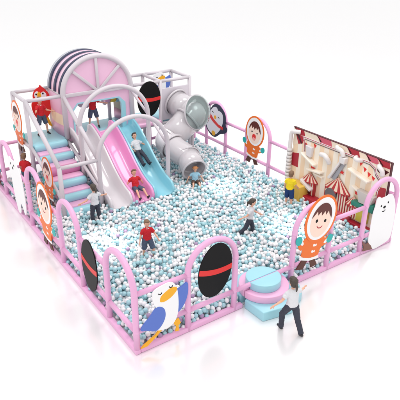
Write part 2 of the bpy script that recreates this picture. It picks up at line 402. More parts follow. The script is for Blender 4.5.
# ------------------------------------------------------------------ climbing tower
ZP, ZT, RW = 1.46, 2.62, .056
XS = [.72, 1.72, 3.72, 4.69, 5.72]; Y0, Y1 = 7.0, 8.05
t = thing('climbing_tower', 'white pipe climbing tower with raised decks across the back of the pit', 'play tower', (3.2, 7.5, 0))
for x in XS:
    for y in (Y0, Y1):
        MB().tube([(x, y, .02), (x, y, ZT+.03)], RW).build('post', WHT, t)
def beam(a, b, r=RW-.008, name='beam'): MB().tube([a, b], r).build(name, WHT, t)
for i in range(4):
    if i != 1: beam((XS[i], Y0, ZT), (XS[i+1], Y0, ZT))
    beam((XS[i], Y1, ZT), (XS[i+1], Y1, ZT)); beam((XS[i], Y1, ZP-.1), (XS[i+1], Y1, ZP-.1)); beam((XS[i], Y0, ZP-.12), (XS[i+1], Y0, ZP-.12))
for x in XS:
    beam((x, Y0, ZT), (x, Y1, ZT)); beam((x, Y0, ZP-.1), (x, Y1, ZP-.1))
for x in (.72, 1.72):      # stair frame
    MB().tube([(x, 5.0, .02), (x, 5.0, 1.50)], RW).build('post', WHT, t)
    MB().tube([(x, Y0, ZT), (x, 5.0, 1.48)], RW).build('handrail', WHT, t)
    MB().tube([(x, Y0, ZP-.06), (x, 5.0, .62)], RW-.012).build('stringer', WHT, t)
MB().tube([(1.72, 6.0, .02), (1.72, 6.0, 2.05)], RW).build('post', WHT, t)
beam((.72, 5.0, 1.48), (1.72, 5.0, 1.48), name='cross_bar')
def hoop(y, spring, top):
    MB().tube(arch_pts(1.72, 3.70, lambda a, z: (a, y, z), spring, top), RW+.002, n=18).build('hoop', WHT, t)
hoop(6.0, 2.05, .90); hoop(5.0, 1.48, .93)
MB().tube([(3.70, 6.0, 2.05), (3.70, 5.0, 1.48)], RW-.02).build('handrail', WHT, t)
MB().tube([(3.70, 7.0, 2.55), (3.70, 6.0, 2.05)], RW-.02).build('handrail', WHT, t)
def pad(x0, x1, y0, y1, m, z1=ZP): MB().box((x0, y0, z1-.11), (x1, y1, z1)).build('deck', m, t, bevel=.025)
pad(.74, 1.70, 6.95, 8.02, BLUE)
pad(1.73, 2.36, 6.95, 8.02, PINKS); pad(2.37, 3.70, 6.95, 8.02, BLUE)
pad(3.73, 4.67, 6.90, 7.6, PINKS); pad(3.73, 4.67, 7.61, 8.02, BLUE); pad(4.70, 5.70, 7.05, 8.02, BLUE)
p = MB().box((4.73, 6.975, ZP-.02), (5.68, 7.025, 2.40)).build('tube_mount_panel', mat('white_panel', (214, 206, 214), .3), t, bevel=.01)
# net strands on the stair side
for k in range(5):
    yy = 6.7-k*.33; z = ZP-.06-(7-yy)*.42
    MB().tube([(1.74, yy, z+.02), (1.76, yy-.02, z-.45)], .012, n=8).build('rope', mat('blue_rope', (120, 150, 190), .7), t)

# stairs
st = thing('soft_stairs', 'soft stairs of light blue and pink rolls climbing to the left deck', 'stairs', (1.22, 6.0, 0))
NS = 6
for k in range(NS):
    yk = 6.93-.375*k; zk = 1.36-.225*k
    m = BLUE
    seg = [(.78, yk, zk), (1.66, yk, zk)]
    if k == 2: m = MAG
    mb = MB().tube([(.77, yk, zk), (.80, yk, zk), (1.64, yk, zk), (1.67, yk, zk)], .11, n=24, radii=[.09, .11, .11, .09]); mb.build('roll', m, st)
    MB().box((.79, yk-.33, zk-.30), (1.65, yk+.03, zk-.08)).build('step', PINKS, st, bevel=.03)

# arched house
h = thing('arched_house', 'pink fan-shaped round house front with navy striped barrel roof', 'play house', (2.72, 7.5, ZP))
C0, ZC, R0 = 2.72, 2.60, 1.0
arc = [(C0+R0*math.cos(PI*i/48), ZC+R0*.96*math.sin(PI*i/48)) for i in range(49)]
MB().prism(arc, lambda a, b: (a, 7.03, b), lambda a, b: (a, 6.99, b)).build('fan_panel', PINKD, h)
def flatbar(a, b, w=.05, d=(6.985, 6.93)):
    a = Vector((a[0], 0, a[1])); b = Vector((b[0], 0, b[1])); n = Vector((-(b-a).z, 0, (b-a).x)).normalized()*w
    P = [a+n, b+n, b-n, a-n]
    MB().prism([(p.x, p.z) for p in P], lambda x, z: (x, d[0], z), lambda x, z: (x, d[1], z)).build('spoke', WHT, h, bevel=.012)
MB().tube([(C0-1.0, 6.96, ZP)]+[(C0-R0*math.cos(PI*i/60), 6.98, ZC+R0*.96*math.sin(PI*i/60)) for i in range(61)]+[(C0+1.0, 6.96, ZP)], .07, n=18).build('ring', WHT, h)
flatbar((C0-.95, ZC+.02), (C0+.95, ZC+.02), .05, (6.985, 6.925))
for a in (45, 91, 137):
    flatbar((C0+.05*math.cos(math.radians(a)), ZC+.05), (C0+.93*math.cos(math.radians(a)), ZC+.91*math.sin(math.radians(a))), .04)
U = [(1.74, ZP), (1.74, 2.58), (3.70, 2.58), (3.70, ZP), (3.52, ZP), (3.52, 2.2), (3.34, 2.38), (2.10, 2.38), (1.94, 2.2), (1.94, ZP)]
MB().prism(U, lambda a, b: (a, 7.03, b), lambda a, b: (a, 6.985, b)).build('front_panel', PINKD, h)
inn = [(1.94, ZP), (1.94, 2.2), (2.10, 2.38), (3.34, 2.38), (3.52, 2.2), (3.52, ZP)]
inn2 = [(1.98, ZP), (1.98, 2.185), (2.115, 2.345), (3.325, 2.345), (3.40, 2.17), (3.40, ZP)]
MB().prism(inn+inn2[::-1], lambda a, b: (a, 7.05, b), lambda a, b: (a, 6.965, b)).build('opening_trim', BLUE, h)
# barrel roof: bands of colour run round it
mb = MB(); ys = [7.05, 7.14, 7.35, 7.47, 7.68, 7.80, 7.92, 8.0]; ids = [1, 0, 1, 0, 1, 2, 2]
ys = [7.05, 7.20, 7.40, 7.56, 7.76, 7.92, 8.06]; ids = [1, 0, 1, 0, 1, 2]
for k, m in enumerate(ids):
    ro = 1.03+(.012 if m == 1 else 0)
    n = 56; vs = []
    for i in range(n+1):
        a = PI*i/n; ca, sa = math.cos(a), math.sin(a)*.96
        for (yy, rr) in ((ys[k], ro), (ys[k+1], ro), (ys[k+1], ro-.06), (ys[k], ro-.06)): vs.append((C0+rr*ca, yy, ZC+rr*sa))
    fs = [(4*i+j, 4*i+(j+1) % 4, 4*(i+1)+(j+1) % 4, 4*(i+1)+j) for i in range(n) for j in range(4)]
    mb.add(vs, fs, m)
    
mb.build('barrel_roof', [mat('roof_pink_vinyl', (246, 206, 226), .35), NAVY, mat('roof_grey_vinyl', (196, 198, 208), .35)], h)
for x in (1.70, 3.68):
    mb = MB(); zs = [ZP, 1.78, 2.08, 2.60]; ms = [0, 1, 0]
    for k in range(3):
        n = 10; vs = []
        for i in range(n+1):
            yy = 7.08+.92*i/n; bx = .05*math.sin(PI*i/n)
            sx = -1 if x < 2 else 1
            vs += [(x+sx*bx, yy, zs[k]), (x+sx*bx, yy, zs[k+1]), (x+sx*bx-sx*.04, yy, zs[k+1]), (x+sx*bx-sx*.04, yy, zs[k])]
        mb.add(vs, [(4*i+j, 4*i+(j+1) % 4, 4*(i+1)+(j+1) % 4, 4*(i+1)+j) for i in range(n) for j in range(4)], ms[k])
    mb.build('side_wall', [mat('side_pink_vinyl', (226, 176, 202), .4), CREAM], h)
# roller on post inside
t2 = thing('roller_post', 'white post topped by a pink, yellow and blue roller on the deck', 'roller', (3.42, 7.85, ZP))
MB().tube([(3.42, 7.85, ZP), (3.42, 7.85, 2.2)], .05).build('post', WHT, t2)
for i, m in enumerate((PINKS, mat('roller_yellow', (246, 214, 70), .4), BLUE)):
    MB().tube([(3.27+.17*i, 7.85-.02*i, 2.18-.01*i), (3.43+.17*i, 7.83-.02*i, 2.17-.01*i)], .17, n=24).build('roller', m, t2, bevel=.02)
# wing cut-outs hanging inside house
def wingboard(label, x, s):
    B = Board('wing_board', label, 'wing board', fBack, (x, 2.2), 'white wing boards inside the arched house')
    B.poly('panel', smooth([(x-.5*s, 2.42), (x+.45*s, 2.42), (x+.42*s, 2.2), (x+.2*s, 1.95), (x-.05*s, 1.86), (x-.25*s, 1.98), (x-.42*s, 2.2)]), mat('lavender_white_board', (226, 222, 232), .5), 0)
wingboard('broad white wing board hanging behind the boy in red on the deck', 2.75, 1.0)
wingboard('narrow white wing board beside the yellow roller on the deck', 3.36, .45)

# ------------------------------------------------------------------ slides
prof = [(7.02, 1.47), (6.85, 1.46), (6.6, 1.36), (6.3, 1.17), (6.0, .94), (5.7, .70), (5.4, .50), (5.1, .36), (4.8, .27), (4.62, .235)]
def crom(P, k=6):
    o = []
    for i in range(len(P)-1):
        p0, p1, p2, p3 = [Vector(P[min(max(j, 0), len(P)-1)]) for j in (i-1, i, i+1, i+2)]
        for s in range(k):
            u = s/k; o.append(.5*((2*p1)+(p2-p0)*u+(2*p0-5*p1+4*p2-p3)*u*u+(3*p1-p0-3*p2+p3)*u**3))
    return o+[Vector(P[-1])]
PR = crom(prof, 6)
def slide(label, x0, x1, m):
    w = x1-x0; hw = w/2; c = (x0+x1)/2
    cs = []      # cross-section (x offset, height) outer to inner: a U with rolled rims
    H = .30
    outer = [(-hw, -.03), (-hw, H-.02), (-hw+.012, H), (-hw+.05, H), (-hw+.065, H-.02)]
    inner = [(-hw+.075, .16), (-hw+.11, .06), (-hw+.17, .012), (-hw+.25, 0)]
    half = outer+inner
    sec = half+[(-x, z) for x, z in half[::-1]]
    n = len(sec); vs = []; N = len(PR)
    for i, p in enumerate(PR):
        a = PR[max(0, i-1)]; b = PR[min(N-1, i+1)]; d = (b-a).normalized(); nrm = Vector((-d[1], d[0]))
        if nrm[1] < 0: nrm = -nrm
        k = 1.0
        if i > N-8: k = 1-.55*((i-(N-8))/7)**2
        if i < 4: k = .8+.05*i
        for x, z in sec:
            zz = z*k if z > 0 else z
            q = Vector((p[0], p[1]))+nrm*zz
            vs.append((c+x, q[0], q[1]))
    fs = [(i*n+j, i*n+(j+1) % n, (i+1)*n+(j+1) % n, (i+1)*n+j) for i in range(N-1) for j in range(n)]
    fs += [tuple(range(n)), tuple(range((N-1)*n, N*n))]
    t = thing('slide', label, 'slide', (c, 4.7, .03), 'three parallel slides')
    MB().add(vs, fs).build('chute', m, t)
    MB().tube([(c, 6.2, .03), (c, 6.2, 1.02)], .05).build('support', WHT, t)
slide('white slide, leftmost of the three, beside the soft stairs', 1.78, 2.40, mat('white_slide_plastic', (222, 215, 219), .15, coat=.5))
slide('glossy pink slide in the middle with a boy in red at its foot', 2.405, 3.035, SLP)
slide('light blue slide on the right, a person in white sliding down it', 3.04, 3.66, SLB)

# ------------------------------------------------------------------ tube slide
t = thing('tube_slide', 'fat white zigzag tube slide with a clear bubble elbow', 'tube slide', (4.9, 5.8, .03))
def shell(p0, p1, r0, r1=None, m=WHTP, name='tube_section', th=.025):
    r1 = r1 or r0; p0, p1 = Vector(p0), Vector(p1); mb = MB()
    mb.tube([p0, p0.lerp(p1, .5), p1], 0, n=40, caps=False, radii=[r0, (r0+r1)/2, r1])
    mb.tube([p0, p0.lerp(p1, .5), p1], 0, n=40, caps=False, radii=[r0-th, (r0+r1)/2-th, r1-th])
    n = 40
    for e in (0, 2):
        a = e*n; b = 3*n+e*n
        mb.f += [(a+j, a+(j+1) % n, b+(j+1) % n, b+j) for j in range(n)]; mb.mi += [0]*n; mb.sm += [False]*n
    return mb.build(name, m, t)
def flange(p, d, r, w=.05, m=WHTP):
    d = Vector(d).normalized(); p = Vector(p)
    mb = MB(); n = 40
    x = d.cross(Vector((0, 0, 1))).normalized(); y = d.cross(x)
    ring = [p+(x*math.cos(2*PI*j/36)+y*math.sin(2*PI*j/36))*r for j in range(36)]
    mb.tube(ring, w*.6, n=10, closed=True); return mb.build('flange', m, t)
def sweep_tube(P, r, name, m=WHTP, k=8):
    pts = crom([Vector(p) for p in P], k); mb = MB(); n = 40
    mb.tube(pts, r, n=n, caps=False); o = len(mb.v); mb.tube(pts, r-.025, n=n, caps=False)
    return mb.build(name, m, t)
N0 = Vector((5.20, 6.97, 1.93)); N1 = Vector((5.34, 6.20, 1.72)); N2 = Vector((4.42, 6.18, 1.10)); N3 = Vector((4.50, 4.92, .60))
RT = .375
shell(N0, N0+(N1-N0)*.75, RT)
flange(N0+Vector((0, -.02, 0)), (N1-N0), RT+.03)
a = N1+(N2-N1)*.22; bq = N1+(N2-N1)*.95
sweep_tube([N0+(N1-N0)*.72, N1+Vector((-.02, -.02, 0)), a], RT, 'elbow')
shell(a, N1+(N2-N1)*.92, RT+.035, RT-.0)
flange(a, (N2-N1), RT+.045, .06)
sweep_tube([N1+(N2-N1)*.86, N2+Vector((0, -.04, -.02)), N2+(N3-N2)*.22], RT+.015, 'elbow')
flange(N1+(N2-N1)*.9, (N2-N1), RT+.02, .04)
M3 = Vector((4.60, 5.42, .80)); D3 = (N3-M3).normalized()
flange(N2+(N3-N2)*.2, (N3-N2), RT+.01, .04)
sweep_tube([N2+(N3-N2)*.2, N2+(N3-N2)*.36+Vector((.02, 0, 0)), M3], RT-.03, 'elbow', k=10)
flange(M3, D3, RT-.02, .035)
shell(M3, N3, RT-.035, RT-.035); flange(N3, D3, RT-.04, .05)
# clear bubble on the outside of the upper elbow
ax = Vector((.22, -.94, .22)).normalized(); bc = Vector((5.28, 5.95, 1.86)); rb = .49
q = ax.to_track_quat('Z', 'Y').to_matrix(); mb = MB(); vs = []; fs = []; n = 44; nv = 12
for rr in (0, .012):
    off = len(vs)
    for i in range(nv+1):
        tt = .5*PI*(1-i/nv)
        for j in range(n):
            p = 2*PI*j/n; vs.append(bc+q @ Vector(((rb-rr)*math.sin(tt)*math.cos(p), (rb-rr)*math.sin(tt)*math.sin(p), (.30-rr)*math.cos(tt))))
    for i in range(nv):
        for j in range(n): fs.append((off+i*n+j, off+i*n+(j+1) % n, off+(i+1)*n+(j+1) % n, off+(i+1)*n+j))
fs += [(j, (j+1) % n, (nv+1)*n+(j+1) % n, (nv+1)*n+j) for j in range(n)]
mb.add(vs, fs).build('clear_bubble', GLASS, t)
flange(bc, ax, rb, .045, WHTP)
mb = MB(); 
ring1 = [bc+q @ Vector((rb*math.cos(2*PI*j/n), rb*math.sin(2*PI*j/n), 0)) for j in range(n)]
ring2 = [bc-ax*.12+q @ Vector((.30*math.cos(2*PI*j/n), .30*math.sin(2*PI*j/n), 0)) for j in range(n)]
mb.add(ring1+ring2, [(j, (j+1) % n, n+(j+1) % n, n+j) for j in range(n)]).build('bubble_collar', mat('grey_white_plastic', (206, 208, 210), .3), t)
for p in ((5.3, 6.2), (4.4, 6.1)):
    MB().tube([(p[0], p[1], .03), (p[0], p[1], .85 if p[0] < 5 else 1.35)], .045).build('support', WHT, t)

# ------------------------------------------------------------------ circus wall
WPL = mat('wall_white_plastic', (236, 230, 228), .3)
XW = 6.50; YA, YZ, ZW = .16, 3.2, 1.95
wt = thing('circus_wall', 'circus print ball-play wall with striped tents, pipes and shelves', 'play wall', (XW+.05, 1.65, 0))
def stripes(name, c1, c2, scale, axis='Y', rough=.5, soft=.02):
    m = bpy.data.materials.new(name); m.use_nodes = True; nt = m.node_tree; b = nt.nodes['Principled BSDF']; b.inputs['Roughness'].default_value = rough
    tc = nt.nodes.new('ShaderNodeTexCoord'); sp = nt.nodes.new('ShaderNodeSeparateXYZ'); nt.links.new(tc.outputs['Object'], sp.inputs[0])
    mu = nt.nodes.new('ShaderNodeMath'); mu.operation = 'MULTIPLY'; mu.inputs[1].default_value = scale
    fr = nt.nodes.new('ShaderNodeMath'); fr.operation = 'FRACT'; gt = nt.nodes.new('ShaderNodeMath'); gt.operation = 'GREATER_THAN'; gt.inputs[1].default_value = .5
    mx = nt.nodes.new('ShaderNodeMix'); mx.data_type = 'RGBA'; mx.inputs[6].default_value = srgb(*c1); mx.inputs[7].default_value = srgb(*c2)
    nt.links.new(sp.outputs[axis], mu.inputs[0]); nt.links.new(mu.outputs[0], fr.inputs[0]); nt.links.new(fr.outputs[0], gt.inputs[0])
    nt.links.new(gt.outputs[0], mx.inputs[0]); nt.links.new(mx.outputs[2], b.inputs['Base Color']); return m
MS = stripes('cream_stripe_print', (252, 242, 226), (249, 222, 190), 3.3)
MT = stripes('circus_stripe_print', (240, 226, 204), (176, 44, 50), 13)
MB().box((XW, YA, .04), (XW+.045, YZ, ZW)).build('panel', MS, wt)
MB().box((XW-.01, YA-.02, ZW), (XW+.055, YZ+.02, ZW+.015)).build('edge_strip', WALLD, wt)
MB().box((XW-.01, YA-.02, .04), (XW+.055, YA, ZW)).build('edge_strip', WALLD, wt)
def wp(name, pts, m, d=.004, parent=None, deep=0):
    return MB().prism(pts, lambda a, b: (XW+.002-deep, a, b), lambda a, b: (XW-d-deep, a, b)).build(name, m, parent or wt)
# border ground and alternating blocks in the top band
wp('border', [(YZ, ZW), (YA, ZW), (YA, 1.30), (.30, 1.36), (.32, 1.5), (.46, 1.62), (.5, 1.72), (.66, 1.80), (YZ-.40, 1.80), (YZ-.45, 1.70), (YZ, 1.45)], mat('wall_cream_print', (244, 226, 204), .5), .004)
blocks = [(3.18, 2.84, WALLR), (2.38, 1.92, mat('rose_print', (214, 92, 112), .5)), (1.42, 1.06, WALLR), (.86, .52, mat('rose_print', (214, 92, 112), .5)), (.52, .2, WALLR)]
for a, b, m in blocks:
    wp('block', [(a, ZW), (b, ZW), (b-.05, 1.81), (a-.12, 1.81)], m, .008)
    wp('block', [(a+.02, ZW), (a-.03, ZW), (a-.12, 1.81), (a-.17, 1.84)], WALLD, .010)
wp('block', [(3.12, 1.80), (2.78, 1.80), (2.86, 1.60), (3.0, 1.55)], WALLR, .008)
wp('block', [(3.12, 1.80), (3.0, 1.80), (2.86, 1.60), (2.9, 1.58)], WALLD, .010)
wp('block', [(3.19, 1.25), (2.95, 1.3), (2.95, .9), (3.19, .9)], WALLR, .008)
wp('block', [(.52, 1.78), (.18, 1.74), (.3, 1.60), (.48, 1.66)], WALLD, .008)
wp('block', [(.40, 1.30), (.18, 1.34), (.18, .5), (.42, .55)], WALLR, .008)
wp('block', [(.34, 1.1), (.26, 1.1), (.26, .5), (.34, .5)], mat('rose_print', (214, 92, 112), .5), .010)
# scalloped double line
def wline(pts, w, m, d):
    for i in range(len(pts)-1):
        a, b = Vector(pts[i]), Vector(pts[i+1]); n = Vector((-(b-a)[1], (b-a)[0])).normalized()*w; e = (b-a).normalized()*w
        wp('border_line', [tuple(a+n-e), tuple(b+n+e), tuple(b-n+e), tuple(a-n-e)], m, d+.0007*(i % 2))
edge = [(YZ-.44, 1.30), (YZ-.42, 1.68), (YZ-.36, 1.79), (.70, 1.79), (.55, 1.72), (.50, 1.60), (.36, 1.48), (.34, 1.36), (.40, 1.20), (.38, .5)]
wline(edge, .022, WHTB, .012); wline(edge, .008, mat('rose_line_print', (196, 92, 104), .5), .016)
e2 = [(a*.985+.02, b-.05) for a, b in edge]; wline(e2, .006, mat('grey_line_print', (120, 100, 104), .5), .014)
# bunting
def bunting(y0, z0, y1, z1, n, s=.08):
    for i in range(n):
        k = i/(n-1) if n > 1 else 0; y = y0+(y1-y0)*k; z = z0+(z1-z0)*k-.03*math.sin(PI*k)
        wp('pennant', [(y+s/2, z), (y-s/2, z-.03), (y+.0, z-s-.02)], RED, .006)
bunting(.96, 1.74, .56, 1.50, 4, .10); bunting(2.72, 1.66, 2.50, 1.62, 2, .08); bunting(2.42, 1.72, 2.42, 1.72, 1, .1)
# shelves (cream ledges)
def ledge(y0, z0, y1, z1, d=.16, m=None):
    P = [(y0, z0), (y1, z1), (y1, z1-.045), (y0, z0-.045)]
    MB().prism(P, lambda a, b: (XW, a, b), lambda a, b: (XW-d, a, b)).build('shelf', m or mat('cream_ledge', (250, 240, 226), .45), wt, bevel=.008)
ledge(2.75, 1.42, 2.28, 1.22); ledge(2.50, 1.06, 2.02, 1.10); ledge(1.20, 1.52, .60, 1.38); ledge(1.05, 1.12, .84, 1.06, .12); ledge(2.3, 1.0, 2.0, .98, .1)
# pipes
def wpipe(pts, r=.045, m=WPL): MB().tube(crom([Vector(p) for p in pts], 5), r, n=14).build('pipe', m, wt)
wpipe([(XW-.08, 3.22, 1.30), (XW-.08, 3.22, 1.72), (XW-.08, 3.18, 1.84), (XW-.08, 3.06, 1.88), (XW-.0, 2.96, 1.88)], .055)
MB().tube([(XW-.08, 3.22, 1.30), (XW-.08, 3.22, 1.64)], .05).build('pipe', mat('grey_pipe', (122, 120, 128), .4), wt)
mb = MB()
for k in range(9): mb.tube([(XW-.08, 3.22, .5+.1*k), (XW-.08, 3.22, .58+.1*k)], .075, n=18)
mb.build('ribbed_pipe', WPL, wt)
wpipe([(XW-.0, 1.72, 1.86), (XW-.09, 1.62, 1.87), (XW-.10, 1.48, 1.84), (XW-.09, 1.42, 1.72)], .055)
MB().prism([(1.50, 1.72), (1.32, 1.70), (1.34, 1.55), (1.50, 1.56)], lambda a, b: (XW, a, b), lambda a, b: (XW-.14, a, b)).build('funnel', WPL, wt, bevel=.01)
MB().prism([(1.46, 1.55), (1.36, 1.55), (1.62, 1.02), (1.74, 1.04)], lambda a, b: (XW, a, b), lambda a, b: (XW-.05, a, b)).build('chute', GREY, wt, bevel=.01)
MB().prism([(1.52, 1.56), (1.47, 1.56), (1.75, 1.03), (1.82, 1.05)], lambda a, b: (XW, a, b), lambda a, b: (XW-.12, a, b)).build('chute', WPL, wt, bevel=.01)
wpipe([(XW, 1.10, 1.80), (XW-.10, 1.06, 1.80), (XW-.10, .98, 1.78), (XW, .95, 1.76)], .05)
wpipe([(XW, .46, 1.80), (XW-.09, .38, 1.80), (XW-.10, .30, 1.75), (XW-.08, .28, 1.64)], .055)
wpipe([(XW, 2.18, 1.52), (XW-.10, 2.10, 1.56), (XW-.12, 1.98, 1.58), (XW-.12, 1.88, 1.52), (XW-.05, 1.86, 1.40)], .06)
MB().prism([(2.66, 1.64), (2.44, 1.62), (2.46, 1.35), (2.62, 1.38)], lambda a, b: (XW, a, b), lambda a, b: (XW-.10, a, b)).build('chute', mat('pale_grey_panel', (226, 220, 222), .4), wt, bevel=.01)
# tents
def tent(yc, zb, w, hh, apex, flagz):
    MB().prism([(yc+w/2, zb), (yc-w/2, zb), (yc-w/2, zb+hh), (yc+w/2, zb+hh)], lambda a, b: (XW, a, b), lambda a, b: (XW-.09, a, b)).build('tent_wall', MT, wt, bevel=.006)
    # conical front roof, alternate gores
    n = 12; mb = MB(); top = (XW-.03, yc, apex)
    ring = []
    for i in range(n+1):
        a = PI*i/n; ring.append((XW-.005-.15*math.sin(a), yc+(w/2+.05)*math.cos(a), zb+hh+.0))
    for i in range(n): mb.add([ring[i], ring[i+1], top], [(0, 1, 2)], i % 2, False)
    mb.add(ring, [tuple(range(n+1))], 1, False)
    mb.build('tent_roof', [mat('roof_cream_print', (240, 214, 190), .5), mat('roof_red_print', (182, 42, 48), .5)], wt)
    mb = MB()
    for i in range(n):
        a0, a1 = Vector(ring[i]), Vector(ring[i+1]); mid = (a0+a1)/2-Vector((0.004, 0, .07)); mb.add([a0, a1, mid], [(0, 1, 2)], 0, False)
    mb.build('valance', mat('roof_red_print', (182, 42, 48), .5), wt)
    MB().tube([(XW-.03, yc, apex-.01), (XW-.03, yc, flagz)], .008, n=8).build('flag_pole', CREAM, wt)
    MB().prism([(yc, flagz), (yc-.13, flagz-.03), (yc-.10, flagz-.06), (yc-.13, flagz-.09), (yc, flagz-.07)], lambda a, b: (XW-.025, a, b), lambda a, b: (XW-.035, a, b)).build('flag', RED, wt)
tent(1.52, .28, .70, .52, 1.14, 1.34)
tent(2.45, .35, .44, .36, .95, 1.12)
tent(.98, .30, .36, .32, .84, .98)
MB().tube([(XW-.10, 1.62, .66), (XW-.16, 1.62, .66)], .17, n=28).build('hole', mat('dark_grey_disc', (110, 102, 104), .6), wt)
MB().prism([(1.60, .66), (1.34, .30), (1.50, .26), (1.72, .5)], lambda a, b: (XW-.12, a, b), lambda a, b: (XW-.19, a, b)).build('chute', mat('pale_grey_panel', (226, 220, 222), .4), wt, bevel=.01)
wp('block', [(2.34, .52), (2.56, .60), (2.56, .42), (2.34, .36)], WALLD, .10)
MB().prism([(2.62, .66), (2.26, .50), (2.24, .56), (2.62, .74)], lambda a, b: (XW-.08, a, b), lambda a, b: (XW-.22, a, b)).build('shelf', WPL, wt, bevel=.006)
# trays and bins along the wall foot
def bin_(y0, y1, z0, z1, d, m, name='tray'): MB().box((XW-d, y0, z0), (XW-.002, y1, z1)).build(name, m, wt, bevel=.015)
bin_(2.0, 2.80, .04, .34, .26, WALLR); bin_(1.0, 1.98, .04, .30, .20, mat('rose_print', (214, 92, 112), .5)); bin_(.20, .98, .04, .22, .18, WALLR)
bin_(.56, .96, .66, .78, .16, GRN); bin_(.34, .52, .66, .86, .14, GRN)
MB().prism([(.86, 1.10), (.36, 1.06), (.44, .80), (.76, .80)], lambda a, b: (XW, a, b), lambda a, b: (XW-.15, a, b)).build('funnel', mat('grey_funnel', (206, 198, 192), .4), wt, bevel=.01)
bin_(.50, .80, .30, .62, .12, mat('olive_yellow', (206, 190, 70), .5))
single(MB().box((6.10, 2.42, .03), (6.45, 2.95, .60)), 'foam_cube', YBOX, 'yellow foam box at the left end of the circus wall', 'foam box', (6.28, 2.68, 0), bevel=.02)

# ------------------------------------------------------------------ people
from mathutils import noise as NZ
def remesh(mb, vox, name, m, parent, smooth_it=6, fold=0):
    me = bpy.data.meshes.new(name); me.from_pydata(mb.v, [], mb.f)
    bm = bmesh.new(); bm.from_mesh(me); bmesh.ops.recalc_face_normals(bm, faces=bm.faces); bm.to_mesh(me); bm.free()
    tmp = bpy.data.objects.new('tmp', me); COL.objects.link(tmp)
    md = tmp.modifiers.new('r', 'REMESH'); md.mode = 'VOXEL'; md.voxel_size = vox
    ms = tmp.modifiers.new('s', 'SMOOTH'); ms.factor = .5; ms.iterations = smooth_it
    dg = bpy.context.evaluated_depsgraph_get(); ev = tmp.evaluated_get(dg)
    out = bpy.data.meshes.new_from_object(ev); out.name = name
    bpy.data.objects.remove(tmp); bpy.data.meshes.remove(me)
    out.materials.clear(); out.materials.append(m)
    if fold:      # cloth folds
        off = Vector((random.random()*9, random.random()*9, random.random()*9)); vv = [v.co.copy() for v in out.vertices]; nn = [v.normal.copy() for v in out.vertices]
        for v, c, n_ in zip(out.vertices, vv, nn):
            q = Vector((c.x*13+c.z*9, c.y*13, c.z*11-c.x*5))+off
            v.co = c+n_*fold*(1-2*abs(NZ.noise(q)))
    out.polygons.foreach_set('use_smooth', [True]*len(out.polygons))
    o = bpy.data.objects.new(name, out); COL.objects.link(o); o.parent = parent; return o
def cap(mb, a, ra, b, rb, n=14):
    a, b = Vector(a), Vector(b); mb.ell(a, (ra,)*3, nu=n, nv=8); mb.ell(b, (rb,)*3, nu=n, nv=8)
    mb.tube([a, b], 0, n=n, radii=[ra, rb])
def cone(mb, a, ra, b, rb, n=18): mb.tube([a, b], 0, n=n, radii=[ra, rb])
